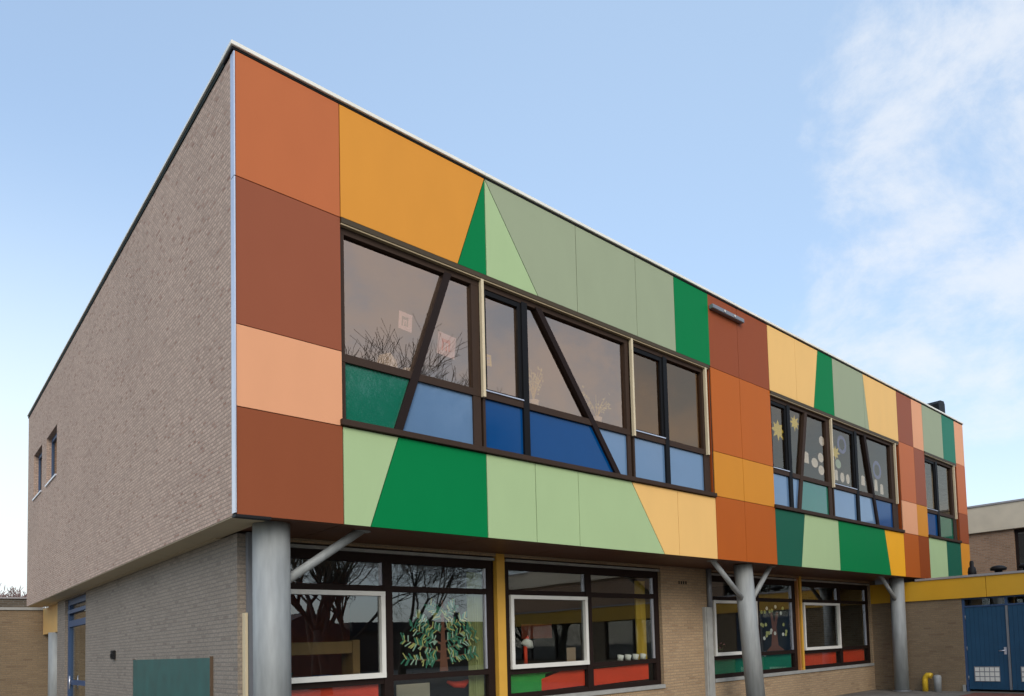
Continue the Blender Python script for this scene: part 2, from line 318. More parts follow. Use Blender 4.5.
# ------------------------------------------------------------------ school building
B = empty('school_building', W(0, 0, 0), 'two storey school with multicoloured panel front on round columns and brick side wall', 'building')
LB, DB, ZT, ZB = 20.93, 16.5, 8.03, 3.04
# side wall of the raised block with two small windows
holes = [(11.75, 13.25, 5.66, 6.76), (13.98, 15.4, 5.68, 6.80)]
wall('side_wall', 'y', 0.0, 0.30, 0.103, DB, ZB, 8.03, holes, M['brick_up'], B)
wall('side_wall', 'y', LB - 0.30, 0.275, 0.05, DB - 0.3, ZB, 8.03, [], M['brick_up'], B)
wall('rear_wall', 'x', DB - 0.30, 0.30, 0.302, LB - 0.03, ZB, 8.03, [], M['brick_up'], B)
wall('lower_wall', 'x', DB - 0.30, 0.30, 1.61, LB - 0.03, 0, 3.019, [], M['brick_up'], B)
for h in holes:
    y0, y1, z0, z1 = h
    fr = MB()
    for a, b, c, d in ((y0, y0 + 0.07, z0, z1), (y1 - 0.07, y1, z0, z1), (y0 + .07, y1 - .07, z1 - 0.09, z1), (y0 + .07, y1 - .07, z0, z0 + 0.07)):
        fr.box(0.09, 0.15, a, b, c, d)
    f = fr.build('window', M['blue_frame'], B)
    MB().box(0.115, 0.122, y0 + .06, y1 - .06, z0 + .06, z1 - .08).build('pane', M['grey_glass'], f)
    MB().box(-0.025, 0.09, y0 - 0.01, y1 + 0.01, z0 - 0.035, z0 - 0.001).build('sill', M['alu'], f)
MB().box(0.5, 0.55, 11, 16, 4.5, 7.2).build('inner_wall', M['room_dark'], B)
# floor slab, roof slab
MB().box(0.31, LB - 0.31, 0.2, DB - 0.31, 3.12, 3.40).build('floor_slab', M['floor'], B)
MB().box(0.31, LB - 0.31, 0.2, DB - 0.31, 7.55, 7.95).build('roof', M['roof'], B)
MB().box(0.32, 9.0, 0.25, 8.0, 6.98, 7.02).build('ceiling', M['ceil_up'], B); MB().box(9.0, LB - 0.32, 0.25, 8.0, 6.98, 7.02).build('ceiling', M['ceil'], B)
MB().box(0.32, LB - 0.32, 7.6, 7.7, 3.40, 6.98).build('inner_wall', M['room'], B)
for s in (9.0, 16.6): MB().box(s - .05, s + .05, 0.35, 7.6, 3.40, 6.98).build('inner_wall', M['room'], B)
MB().prism([(20.48, 8.04), (20.93, 8.04), (20.92, 8.84), (20.84, 8.93), (20.55, 8.90), (20.40, 8.78)], 0.50, 0.95).build('roof_vent', M['black'], B)
# copings
cj = [-0.035, 3.14, 6.11, 9.0, 12.05, 15.0, 18.0, LB + 0.02]
for x0, x1 in zip(cj, cj[1:]):
    e = random.uniform(-.002, .002); MB().prism([(x0, 8.075 + e), (x1 - .005, 8.075), (x1 - .005, 8.122), (x0, 8.122 + e)], -0.035, 0.30).build('coping', M['white_coping'], B, 0.004)
c = MB(); c.prism([(-0.02, 8.048), (LB, 8.048), (LB, 8.073), (-0.02, 8.073)], -0.006, 0.28); c.build('coping_shadow_gap', M['black'], B)  # solid black strip painting the shadow gap below the coping
c = MB(); c.box(-0.012, 0.28, 0.302, DB + 0.03, 8.034, 8.088); c.build('side_coping', M['dark_coping'], B)
c = MB(); c.box(-0.030, 0.27, 0.302, DB + 0.04, 8.090, 8.118); c.build('side_coping_edge', M['white_coping'], B)
c = MB(); c.box(-0.006, 0.006, -0.012, 0.098, 3.06, 6.645).box(-0.006, 0.006, -0.012, 0.098, 6.655, 8.028); c.build('corner_trim', M['alu'], B)
# backing board behind the panels with the three window bands cut out
BANDS = [(1.125, 8.03, 4.18, 6.67), (10.02, 16.1, 4.20, 6.66), (17.78, 20.17, 4.22, 6.69)]
wall('facade_backing', 'x', 0.022, 0.078, 0.0075, LB - 0.02, ZB + 0.012, 8.028, BANDS, M['backing'], B)
wall('facade_backing', 'x', 0.102, 0.10, 0.302, LB - 0.302, ZB + 0.08, 8.028, BANDS, M['backing'], B)
def shrink(pts, g=0.005):
    cx = sum(p[0] for p in pts) / len(pts); cz = sum(p[1] for p in pts) / len(pts); out = []
    n = len(pts); area = sum(pts[i][0] * pts[(i + 1) % n][1] - pts[(i + 1) % n][0] * pts[i][1] for i in range(n))
    sg = 1 if area > 0 else -1; lines = []
    for i in range(n):
        p, q = Vector(pts[i]), Vector(pts[(i + 1) % n]); d = (q - p).normalized(); nn = Vector((-d.y, d.x)) * sg; lines.append((p + nn * g, d))
    for i in range(n):
        p1, d1 = lines[i - 1]; p2, d2 = lines[i]; cr = d1.x * d2.y - d1.y * d2.x; t = ((p2.x - p1.x) * d2.y - (p2.y - p1.y) * d2.x) / cr
        q = p1 + d1 * t; out.append((q.x, q.y))
    return out
def panel(key, pts):
    dj = random.uniform(-0.0012, 0.0012)
    MB().prism(shrink(pts), dj, 0.018).build('facade_panel', PAN[key], B)
def rect(a, b, c, d): return [(a, c), (b, c), (b, d), (a, d)]
a = 0.008; r1, r2, r3, r4, r5 = 3.04, 4.19, 5.06, 6.66, 8.045
for k, z0, z1 in (('chestnut', r1, 4.18), ('salmon', 4.18, 5.06), ('rust_red', 5.06, 6.66), ('terracotta', 6.66, r5)): panel(k, rect(a, 1.125, z0, z1))
panel('amber', [(1.125, 6.67), (2.69, 6.67), (3.14, r5), (1.125, r5)])
panel('green', [(2.69, 6.67), (3.14, 6.67), (3.14, r5)])
panel('pale_green', [(3.14, 6.67), (4.03, 6.67), (3.14, r5)])
panel('sage', [(4.03, 6.67), (4.79, 6.67), (4.79, r5), (3.14, r5)])
panel('sage', rect(4.79, 6.11, 6.67, r5)); panel('sage', rect(6.11, 7.09, 6.67, r5)); panel('green', rect(7.09, 8.06, 6.67, r5))
for a0, a1 in ((8.05, 8.96), (8.96, 10.02)):
    panel('russet', rect(a0, a1, 6.65, r5)); panel('copper', rect(a0, a1, 5.06, 6.65)); panel('ochre', rect(a0, a1, 4.22, 5.06)); panel('burnt_orange', rect(a0, a1, r1, 4.22))
panel('beige', rect(10.02, 11.07, 6.66, r5)); panel('beige', [(11.07, 6.66), (11.77, 6.66), (12.05, r5), (11.07, r5)])
panel('green', [(11.77, 6.66), (12.70, 6.66), (12.70, r5), (12.05, r5)]); panel('sage', rect(12.70, 14.22, 6.66, r5))
panel('sage', [(14.22, 6.66), (14.44, 6.66), (14.22, r5)]); panel('beige', [(14.44, 6.66), (16.12, 6.66), (16.12, r5), (14.22, r5)])
for a0, a1, ks in ((16.12, 17.07, ('burnt_orange', 'salmon', 'terracotta', 'rust_red')), (17.07, 17.78, ('brown', 'ochre', 'rust_red', 'salmon'))):
    for k, z0, z1 in zip(ks, (r1, 4.22, 5.09, 6.68), (4.22, 5.09, 6.68, r5)): panel(k, rect(a0, a1, z0, z1))
panel('sage', rect(17.78, 19.22, 6.69, r5)); panel('bluish_green', rect(19.22, 20.2, 6.69, r5))
for k, z0, z1 in (('ochre', r1, 4.25), ('russet', 4.25, 5.17), ('terracotta', 5.17, 6.72), ('salmon', 6.72, r5)): panel(k, rect(20.19, LB, z0, z1))
panel('pale_green', [(1.125, r1), (1.44, r1), (1.81, 4.18), (1.125, 4.18)]); panel('green', [(1.44, r1), (3.07, r1), (3.07, 4.18), (1.81, 4.18)])
panel('pale_green', rect(3.07, 3.89, r1, 4.18)); panel('pale_green', rect(3.89, 4.70, r1, 4.18)); panel('pale_green', [(4.70, r1), (6.60, r1), (5.85, 4.18), (4.70, 4.18)])
panel('beige', [(6.60, r1), (6.98, r1), (6.98, 4.18), (5.85, 4.18)]); panel('beige', rect(6.98, 8.05, r1, 4.18))
panel('teal_green', [(10.02, r1), (10.95, r1), (11.17, 4.2), (10.02, 4.2)]); panel('pale_green', [(10.95, r1), (12.62, r1), (12.62, 4.2), (11.17, 4.2)])
panel('green', [(12.62, r1), (15.26, r1), (15.0, 4.2), (12.62, 4.2)]); panel('yellow', [(15.26, r1), (16.12, r1), (16.12, 4.2), (15.0, 4.2)])
panel('pale_green', rect(17.78, 19.07, r1, 4.22)); panel('teal_green', rect(19.07, 20.19, r1, 4.22))

# window bands --------------------------------------------------------------
def line_x(ln, z): return ln[0] + (ln[1] - ln[0]) * (z - 4.26) / (6.5 - 4.26)
def band_window(s0, s1, band, divs, glassm, spans, sash, left_w=0.05, right_w=0.09, rail_at=None, sash_div=()):
    """one framed window of a band. divs: (x at z4.26, x at z6.5, half width, material key, part: 'both','up')"""
    zb, zt = band[2] + 0.075, band[3] - 0.15
    fr = MB()
    fr.prism(rect(s0, s1, zt - 0.02, band[3] - 0.075), 0.050, 0.16)                     # head
    fr.prism(rect(s0 + 0.002, s0 + left_w, zb, zt), 0.052, 0.158); fr.prism(rect(s1 - right_w, s1 - 0.002, zb, zt), 0.053, 0.158)
    fr.prism(rect(s0 + 0.002, s1 - 0.002, 4.965, 5.06), 0.046, 0.150)                   # transom
    o = fr.build('window', M['brown_frame'], B)
    for x0, x1, hw, mk in divs:
        q = MB(); q.prism([(line_x((x0, x1), zb) - hw, zb), (line_x((x0, x1), zb) + hw, zb), (line_x((x0, x1), zt) + hw, zt), (line_x((x0, x1), zt) - hw, zt)], 0.040, 0.146)
        q.build('mullion', M[mk], o)
    edges = [(s0 + left_w, s0 + left_w, 0)] + [(d[0], d[1], d[2]) for d in divs] + [(s1 - right_w, s1 - right_w, 0)]
    for i in range(len(edges) - 1):
        l, rr = edges[i], edges[i + 1]
        for z0, z1, up_ in ((5.04, zt - 0.005, True), (zb, 4.985, False)):
            pts = [(line_x(l, z0) - 0.01, z0), (line_x(rr, z0) + 0.01, z0), (line_x(rr, z1) + 0.01, z1), (line_x(l, z1) - 0.01, z1)]
            dd = 0.105 if up_ else 0.085
            MB().prism(pts, dd + i * 0.0007, dd + 0.010).build('pane' if up_ else 'spandrel', M[glassm] if up_ else M[spans[i]], o)
        if i in sash:                                                                    # black opening sash with a pale bottom bead
            z0, z1 = 5.055, zt - 0.02; xl, xr = line_x(l, 5.5) + l[2], line_x(rr, 5.5) - rr[2]; q = MB()
            q.prism(rect(xl, xl + .045, z0, z1), 0.062, 0.104); q.prism(rect(xr - .06, xr, z0, z1), 0.062, 0.104)
            q.prism(rect(xl + .045, xr - .06, z0, z0 + .05), 0.063, 0.103); q.prism(rect(xl + .045, xr - .06, z1 - .07, z1), 0.063, 0.103)
            q.build('sash', M['black_frame'], o); MB().prism(rect(xl, xr, 5.062, 5.078), 0.030, 0.061).build('bead', M['alu'], o)
    if rail_at is not None:
        MB().prism(rect(rail_at - 0.018, rail_at + 0.022, 4.96, band[3] - 0.075), -0.012, 0.045).build('awning_rail', M['cream_rail'], o)
    return o
b1, b2, b3 = BANDS
band_window(1.135, 3.04, b1, [(1.83, 2.56, 0.052, 'dark_frame')], 'bronze', ['sp_green', 'sp_light'], (), 0.05, 0.12, 3.06)
band_window(3.07, 5.92, b1, [(3.80, 3.80, 0.05, 'black_frame'), (5.61, 4.07, 0.058, 'dark_frame')], 'bronze', ['sp_blue', 'sp_blue', 'sp_light'], (0,), 0.04, 0.08, 5.96)
band_window(5.97, 8.00, b1, [(6.82, 6.82, 0.05, 'black_frame')], 'bronze_dim', ['sp_light', 'sp_light'], (0,), 0.04, 0.17, 7.90)
band_window(10.04, 12.50, b2, [(10.76, 10.76, 0.06, 'black_frame'), (11.05, 11.48, 0.055, 'brown_frame')], 'grey_glass', ['sp_light', 'sp_light', 'sp_green'], (0,), 0.05, 0.14, 12.52)
band_window(12.55, 15.98, b2, [(13.76, 13.76, 0.06, 'black_frame'), (14.78, 14.25, 0.058, 'dark_frame')], 'grey_glass', ['sp_light', 'sp_light', 'sp_blue'], (0,), 0.05, 0.30, 15.88)
band_window(17.80, 20.10, b3, [(18.72, 18.72, 0.07, 'black_frame')], 'grey_glass', ['sp_blue', 'sp_green'], (0,), 0.05, 0.24, 20.0)
for s0, s1, z0, z1 in BANDS:
    MB().prism(rect(s0 + 0.003, s1 - 0.02, z1 - 0.072, z1 - 0.012), -0.02, 0.16).build('awning_box', M['olive_ledge'], B)
    MB().prism(rect(s0 + 0.003, s1 - 0.06, z1 - 0.092, z1 - 0.0745), -0.010, 0.048).build('awning_bar', M['bar_tan'], B)
    MB().prism(rect(s0 - 0.03, s1 + 0.02, z0 + 0.006, z0 + 0.078), -0.05, 0.15).build('band_sill', M['brown_frame'], B, 0.004)
    MB().prism(rect(s1 - 0.018, s1 - 0.002, z0 + .08, z1 - 0.01), 0.0195, 0.20).build('reveal', PAN['brown'], B)

# soffits
xs = [0.345, 1.125, 3.07, 4.70, 6.98, 8.96, 10.95, 12.62, 14.4, 16.1, 17.78, 19.07, LB]
for x0, x1 in zip(xs, xs[1:]): MB().box(x0 + .004, x1 - .004, 0.024, 1.70, 3.045, 3.051).build('soffit_panel', M['brown_soffit'], B)
MB().box(0.345, LB, 0.026, 1.70, 3.053, 3.06).build('soffit_backing', M['black'], B)
MB().box(0.006, 0.343, 0.101, DB, 3.030, 3.0385).build('side_soffit', M['tan_soffit'], B)
MB().box(0.284, 1.6, 1.70, DB - .31, 3.02, 3.11).build('side_soffit', M['tan_soffit'], B)
MB().box(-0.004, 0.342, -0.010, 0.10, 3.018, 3.046).build('soffit_edge', M['black'], B)
# ground floor, side
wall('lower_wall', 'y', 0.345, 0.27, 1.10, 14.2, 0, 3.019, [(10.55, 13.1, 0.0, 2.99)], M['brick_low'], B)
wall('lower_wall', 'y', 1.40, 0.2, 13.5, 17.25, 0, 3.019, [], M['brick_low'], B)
MB().box(0.42, 0.60, 14.23, 17.24, 2.32, 3.02).build('fascia_panel', M['skylit_fascia'], B)
# blue side door
f = MB()
for y0, y1, z0, z1 in ((10.55, 10.66, 0, 2.985), (12.94, 13.1, 0, 2.985), (10.66, 12.94, 2.86, 2.985), (10.66, 12.94, 2.36, 2.50), (10.66, 12.94, 1.05, 1.15), (10.66, 12.94, 0.01, 0.12)): f.box(0.40, 0.49, y0, y1, z0, z1)
f = f.build('side_door', M['blue_frame'], B)
MB().box(0.44, 0.448, 10.65, 12.95, 0.1, 2.87).build('pane', M['clear_glass'], f)
MB().box(0.37, 0.43, 10.68, 12.92, 2.66, 2.74).build('door_bar', M['blue_frame'], f)
MB().tube([(0.37, 12.6, 0.95), (0.37, 12.6, 1.25)], 0.015).build('handle', M['alu'], f)
# ground floor front
GW = [(0.72, 4.07), (4.26, 7.88), (9.46, 12.82), (13.03, 16.62)]
ZS, ZH = 0.80, 2.97
wall('lower_wall', 'x', 1.30, 0.28, 0.672, 17.0, 0, 3.04, [(0.72, 7.90, 0.67, 2.99), (9.46, 16.64, 0.67, 2.99)], M['brick_front'], B)
def ground_window(s0, s1, mid, left_sp, right_sp, tall=False):
    d0 = 1.36; f = MB()
    f.prism(rect(s0, s1, 2.80, 2.985), d0, d0 + .10)
    f.prism(rect(s0 + .002, s0 + .10, ZS, 2.80), d0 + .001, d0 + .10); f.prism(rect(s1 - .12, s1 - .002, ZS, 2.80), d0 + .001, d0 + .10)
    f.prism(rect(mid - .065, mid + .065, ZS, 2.80), d0 - .012, d0 + .10)
    f.prism(rect(s0 + .10, mid - .065, 2.39, 2.48), d0 + .003, d0 + .098); f.prism(rect(mid + .065, s1 - .12, 2.40, 2.48), d0 + .003, d0 + .098)
    f.prism(rect(s0 + .10, mid - .065, 1.13, 1.22), d0 + .003, d0 + .098); f.prism(rect(mid + .065, s1 - .12, 1.16, 1.24), d0 + .003, d0 + .098)
    f.prism(rect(s0, s1, 0.675, ZS + .03), d0 + .002, d0 + .10)
    o = f.build('window', M['dark_frame'], B)
    MB().prism(rect(s0 + .01, s1 - .01, 2.925, 2.965), d0 - .06, d0 - .002).build('head_rail', M['sill'], o)
    for x0, x1 in ((s0 + .09, mid - .05), (mid + .05, s1 - .11)):
        MB().prism(rect(x0, x1, 2.47, 2.81), d0 + .055, d0 + .062).build('pane', M['clear_glass'], o)
        MB().prism(rect(x1 - .035, x1 - .016, 2.49, 2.80), d0 + .02, d0 + .054).build('bead', M['alu'], o)
    q = MB(); x0, x1 = s0 + .10, mid - .055; z0, z1 = 1.215, 2.395; t = .06
    q.prism(rect(x0, x1, z0, z0 + .07), d0 - .05, d0 + .03); q.prism(rect(x0, x1, z1 - t, z1), d0 - .05, d0 + .03)
    q.prism(rect(x0 + .001, x0 + t, z0 + .07, z1 - t), d0 - .048, d0 + .03); q.prism(rect(x1 - t, x1 - .001, z0 + .07, z1 - t), d0 - .048, d0 + .03)
    sh = q.build('sash', M['white_frame'], o)
    MB().prism(rect(x0 + t - .01, x1 - t + .01, z0 + .06, z1 - t + .01), d0 + .010, d0 + .017).build('pane', M['clear_glass'], o)
    MB().prism(rect(mid + .05, s1 - .11, 1.23, 2.41), d0 + .055, d0 + .062).build('pane', M['clear_glass'], o)
    MB().prism(rect(s1 - .15, s1 - .125, 1.25, 2.395), d0 + .02, d0 + .054).build('bead', M['alu'], o)
    for x0, x1 in ((s0 + .09, mid - .05), (mid + .05, s1 - .11)): MB().prism(rect(x0, x1, ZS + .02, 1.17), d0 + .056, d0 + .062).build('pane', M['clear_glass'], o)
    return o
MIDS = (2.32, 6.05, 11.2, 14.98)
for (s0, s1), mid in zip(GW, MIDS): ground_window(s0, s1, mid, None, None)
for s0, s1 in ((0.70, 7.90), (9.45, 16.64)): MB().prism(rect(s0, s1, 0.67, 0.745), 1.265, 1.355).build('window_sill', M['sill'], B, 0.004)
MB().prism(rect(4.085, 4.235, 0.742, 3.035), 1.285, 1.46).build('post', M['yellow_post'], B)
MB().prism(rect(12.83, 12.885, 0.742, 3.035), 1.30, 1.46).build('post', M['orange_post'], B); MB().prism(rect(12.945, 13.02, 0.742, 3.035), 1.29, 1.46).build('post', M['yellow_post'], B)
MB().prism(rect(12.89, 12.94, 0.742, 3.035), 1.33, 1.46).build('post', M['dark_frame'], B)
MB().prism(rect(9.14, 9.18, 0.05, 2.24), 1.23, 1.298).prism(rect(9.182, 9.36, 0.05, 2.24), 1.21, 1.298).build('pipe_cover', M['sill'], B)
MB().tube([(9.33, 1.24, 2.24), (9.33, 1.24, 3.04)], 0.055).build('downpipe', M['grey_metal'], B)
MB().box(0.395, 0.425, 1.00, 1.098, 0.0, 2.08).build('pipe_cover', M['cream_rail'], B); MB().box(0.435, 0.57, 1.02, 1.098, 0.0, 3.028).build('downpipe', M['grey_metal'], B)
v = MB()
for k in range(4): v.box(8.42 + k * 0.07, 8.455 + k * 0.07, 1.292, 1.298, 2.70, 2.76)
v.build('wall_vent', M['black'], B)
# rooms behind the ground floor windows
MB().box(0.70, 17.0, 1.60, 8.2, 0.0, 0.06).build('inner_floor', M['floor'], B)
MB().box(0.70, 17.0, 1.60, 8.2, 2.98, 3.018).build('ceiling', M['ceil'], B)
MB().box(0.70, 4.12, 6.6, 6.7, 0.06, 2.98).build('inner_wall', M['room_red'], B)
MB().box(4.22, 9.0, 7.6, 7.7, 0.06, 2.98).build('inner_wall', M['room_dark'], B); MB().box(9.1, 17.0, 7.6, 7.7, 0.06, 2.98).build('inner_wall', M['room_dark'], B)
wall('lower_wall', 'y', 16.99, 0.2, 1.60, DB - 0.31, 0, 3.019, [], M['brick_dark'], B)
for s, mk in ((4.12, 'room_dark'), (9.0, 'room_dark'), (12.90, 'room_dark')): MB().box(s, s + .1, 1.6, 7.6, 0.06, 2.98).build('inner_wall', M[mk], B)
# columns with slanting braces
def column(s, d, s2, braces, zt=3.044):
    c = MB(); c.tube([(s2, d, 0), (s, d, zt)], 0.188, 40); o = c.build('column', M['steel'], B)
    MB().tube([(s2, d, 0), (s2 + (s - s2) * .01, d, 0.03)], 0.24, 32).build('base_plate', M['grey_metal'], o)
    for x, y, z, s1, d1 in braces: MB().tube([(x, y, z), (s1, d1, 3.06)], 0.052, 20).build('brace', M['steel'], o); MB().tube([(s1, d1, 3.032), (s1, d1, 3.044)], 0.10, 20).build('flange', M['steel'], o)
    return o
column(0.475, 0.38, 0.475, [(0.52, 0.38, 2.33, 1.50, 0.36)])
column(9.30, 0.35, 9.60, [(9.34, 0.35, 2.28, 8.16, 0.22), (9.36, 0.35, 2.14, 10.22, 0.30)])
column(16.32, 0.35, 16.30, [(16.3, 0.35, 2.36, 15.35, 0.33)])
column(0.50, 15.35, 0.50, [], 2.319)
for o in list(B.children): pass

# ------------------------------------------------------------------ link building on the right
XL = 16.70
K = empty('link_building', W(XL, -2, 0), 'low flat roofed brick wing with yellow fascia and blue double doors', 'building')
K_children = []
def kp(o): K_children.append(o); return o
kp(wall('wall', 'x', -17.5, 0.25, XL + .251, XL + 10.3, 0, 2.795, [], M['brick_link'], K)); kp(wall('wall', 'y', XL, 0.25, -17.5, 1.295, 0, 2.42, [(-3.31, -1.17, 0, 2.40), (-9.5, -5.0, 0.9, 2.40), (-16, -11.0, 0.9, 2.40)], M['brick_link'], K))
for y0, y1 in ((-9.5, -5.0), (-16, -11.0)):
    f = MB(); n = 3
    for i in range(n + 1):
        yy = y0 + (y1 - y0) * i / n; f.box(XL + .08, XL + .16, max(y0, yy - .05), min(y1, yy + .05), 0.95, 2.36)
    f.box(XL + .079, XL + .161, y0, y1, 2.36, 2.41).box(XL + .079, XL + .161, y0, y1, 0.9, 0.95)
    f = f.build('window', M['dark_frame'], K); MB().box(XL + .11, XL + .12, y0 + .02, y1 - .02, 0.93, 2.38).build('pane', M['clear_glass'], f)
ys = [1.29, -1.82, -4.6, -7.4, -10.2, -13.0, -15.8, -17.5]
for y1, y0 in zip(ys, ys[1:]):
    MB().box(XL - 0.05, XL + 0.2, y0 + 0.006, y1 - 0.006, 2.40, 2.925).build('fascia_panel', M['yellow_fascia'], K)
MB().box(XL - 0.08, XL + 0.25, -17.5, -0.02, 2.93, 2.985).build('roof_edge', M['grey_cap'], K)
MB().box(XL + 0.255, 27.5, -17.5, -0.02, 2.80, 2.96).build('roof', M['roof'], K)
MB().box(XL + 0.26, 20.9, 0.0, 1.29, 0.02, 2.9).build('wall', M['brick_dark'], K)
MB().box(XL + .9, XL + 1.0, -17.3, -0.1, 0.0, 2.8).build('inner_wall', M['room_dark'], K)
# roof vents
def vent(y, x, h, r):
    q = MB(); q.tube([(x, y, 2.96), (x, y, 2.96 + h * .30), (x, y, 2.96 + h * .36), (x, y, 2.96 + h * .62), (x, y, 2.96 + h * .68), (x, y, 2.96 + h * .9), (x, y, 2.96 + h)], [r, r, r * 1.05, r * .85, r * .5, r * .52, r * .36], 20)
    return q.build('roof_vent', M['black'], K)
vent(-1.04, 18.0, 0.50, 0.11); 
def cowl(y, x):
    q = MB(); q.tube([(x, y, 2.96), (x, y, 3.14), (x, y, 3.141), (x, y, 3.20), (x, y, 3.25), (x, y, 3.27)], [0.10, 0.10, 0.20, 0.21, 0.14, 0.04], 20)
    return q.build('roof_vent', M['black'], K)
cowl(-1.72, 18.0); cowl(-2.42, 18.0)
# blue double doors with louvres
fr = MB(); fr.box(XL + .04, XL + .12, -1.23, -1.17, 0.0, 2.40).box(XL + .04, XL + .12, -3.31, -3.25, 0.0, 2.40).box(XL + .041, XL + .119, -3.25, -1.23, 2.16, 2.20).box(XL + .041, XL + .119, -3.25, -1.23, 2.36, 2.40)
fr.box(XL + .041, XL + .119, -2.27, -2.21, 2.20, 2.36); fr = fr.build('door_frame', M['blue_frame'], K)
MB().box(XL + .07, XL + .078, -3.25, -1.23, 2.19, 2.37).build('pane', M['clear_glass'], fr)
MB().box(XL - .03, XL + .12, -1.17, -1.10, 0.005, 0.17).build('door_stop', M['sill'], K)
def door(y0, y1, yc):
    d = MB(); n = 9; wdt = (y1 - y0) / n
    for i in range(n): d.box(XL + .057, XL + .10, y0 + i * wdt + .003, y0 + (i + 1) * wdt - .003, 0.06, 2.155)
    d.box(XL + .064, XL + .098, y0, y1, 0.058, 2.156); d = d.build('door', M['blue_door'], K); gq = MB()
    gq.box(XL + .045, XL + .054, yc - .31, yc + .31, 0.26, 0.64, 1)
    for i in range(5):
        for j in range(3): gq.box(XL + .034, XL + .0445, yc - .295 + i * .12, yc - .295 + i * .12 + .10, 0.272 + j * .122, 0.272 + j * .122 + .10)
    gq.build('grille', [M['white_frame'], M['grey_metal']], d)
    for z in (0.35, 1.1, 1.9): MB().tube([(XL + .045, y1 if y1 > -2 else y0, z - .05), (XL + .045, y1 if y1 > -2 else y0, z + .05)], .012, 8).build('hinge', M['grey_metal'], d)
    return d
dl = door(-2.21, -1.235, -1.69); dr = door(-3.245, -2.27, -2.79)
MB().box(XL + .03, XL + .06, -2.265, -2.215, 0.06, 2.155).build('door_strip', M['grey_metal'], K)
MB().tube([(XL + .05, -2.15, 1.04), (XL - .01, -2.15, 1.04), (XL - .012, -2.02, 1.03)], 0.012, 8).box(XL + .046, XL + .056, -2.185, -2.125, 0.94, 1.12).build('handle', M['alu'], dl)

# ------------------------------------------------------------------ brick building behind it
XR = 27.0
H = empty('brick_building', W(XR, -6, 0), 'brown brick building with broad cream fascia rising behind the yellow wing', 'building')
wall('wall', 'y', XR, 0.3, -31.0, 4.5, 0, 5.34, [(-3.5, 0.46, 3.2, 5.32), (-11.5, -5.5, 3.2, 5.32)], M['brick_rear'], H)
wall('wall', 'x', 4.2, 0.29, XR + .302, XR + 12, 0, 5.34, [], M['brick_rear'], H)
MB().box(XR - 0.12, XR + 12, -31.0, 4.52, 5.345, 6.35).build('fascia', M['cream_fascia'], H)
MB().box(XR - 0.16, XR + 12.05, -31.05, 4.56, 6.352, 6.42).build('roof_edge', M['grey_cap'], H)
for y0, y1 in ((-3.5, 0.46), (-11.5, -5.5)):
    f = MB(); n = 3
    for i in range(n + 1):
        yy = y0 + (y1 - y0) * i / n; f.box(XR + .10, XR + .2, max(y0, yy - .1), min(y1, yy + .1), 3.2, 5.32)
    f.box(XR + .099, XR + .201, y0 + .1, y1 - .1, 5.2, 5.32).box(XR + .099, XR + .201, y0 + .1, y1 - .1, 3.2, 3.32)
    f = f.build('window', M['dark_frame'], H); MB().box(XR + .15, XR + .16, y0 + .05, y1 - .05, 3.25, 5.28).build('pane', M['clear_glass'], f)
MB().box(XR + 1.5, XR + 1.6, -30.5, 4.0, 0, 5.3).build('inner_wall', M['room_dark'], H)

# ------------------------------------------------------------------ low brick annex on the left
A = empty('brick_annex', W(-4, 17.3, 0), 'low brown brick annex with pale coping beyond the side wall', 'building')
wall('wall', 'x', 17.26, 0.25, -16, 1.38, 0, 2.985, [], M['brick_link'], A)
MB().box(-16, 0.44, 17.22, 17.55, 2.99, 3.06).build('coping', M['sill'], A)
MB().box(-16, 0.40, 18.3, 18.5, 2.6, 3.36).build('parapet', M['brick_dark'], A)
MB().box(-16, 0.40, 18.25, 18.55, 3.362, 3.40).build('parapet_cap', M['grey_cap'], A)

# put the parts that were written in corner coordinates in place: every mesh so far whose root is one of these
for root in (B, K, H, A):
    loc = Vector(root.location)
    for o in root.children:
        o.location = Vector((X0, Y0, 0)) - loc

# ------------------------------------------------------------------ trees
def bare_tree(name, loc, h, trunk_r, label, mat, seed, depth=6, spread=1.0, group=None, fork=0.27, tw=0.007):
    rnd = random.Random(seed); root = empty(name, loc, label, 'tree', group)
    tr, cr = MB(), MB()
    def grow(p, d, ln, r, lev):
        mb = tr if lev == 0 else cr
        n = 4 if lev < 3 else 3; pts = [p.copy()]; rad = [r]; dd = d.copy(); nodes = []
        for i in range(n):
            dd = (dd + Vector((rnd.gauss(0, .10), rnd.gauss(0, .10), rnd.gauss(0.03, .06))) * (0.5 if lev == 0 else 1.2)).normalized()
            p = p + dd * ln / n; pts.append(p.copy()); rad.append(max(tw, r * (1 - 0.42 * (i + 1) / n))); nodes.append((p.copy(), dd.copy(), rad[-1]))
        mb.tube(pts, rad, 10 if lev == 0 else (6 if lev < 3 else 3), 0, lev < 2)
        if lev >= depth: return
        k = rnd.randint(3, 5) if lev < 3 else rnd.randint(3, 4)
        for j in range(k):
            q, qd, qr = nodes[-1] if j < 2 else nodes[rnd.randint(max(0, n - 3), n - 1)]
            ax = qd.orthogonal(); ax.rotate(Matrix.Rotation(rnd.uniform(0, 6.28), 3, qd))
            nd = (qd + ax.normalized() * math.tan(R(rnd.uniform(18, 48))) * spread).normalized()
            nd = (nd + Vector((0, 0, 0.10))).normalized()
            grow(q, nd, ln * rnd.uniform(0.62, 0.86) if lev else h * fork * rnd.uniform(.8, 1.1), qr * rnd.uniform(0.62, 0.8), lev + 1)
    grow(Vector((0, 0, 0)), Vector((rnd.gauss(0, .04), rnd.gauss(0, .04), 1)).normalized(), h * 0.22, trunk_r, 0)
    tr.build('trunk', mat, root); cr.build('crown', mat, root)
    return root
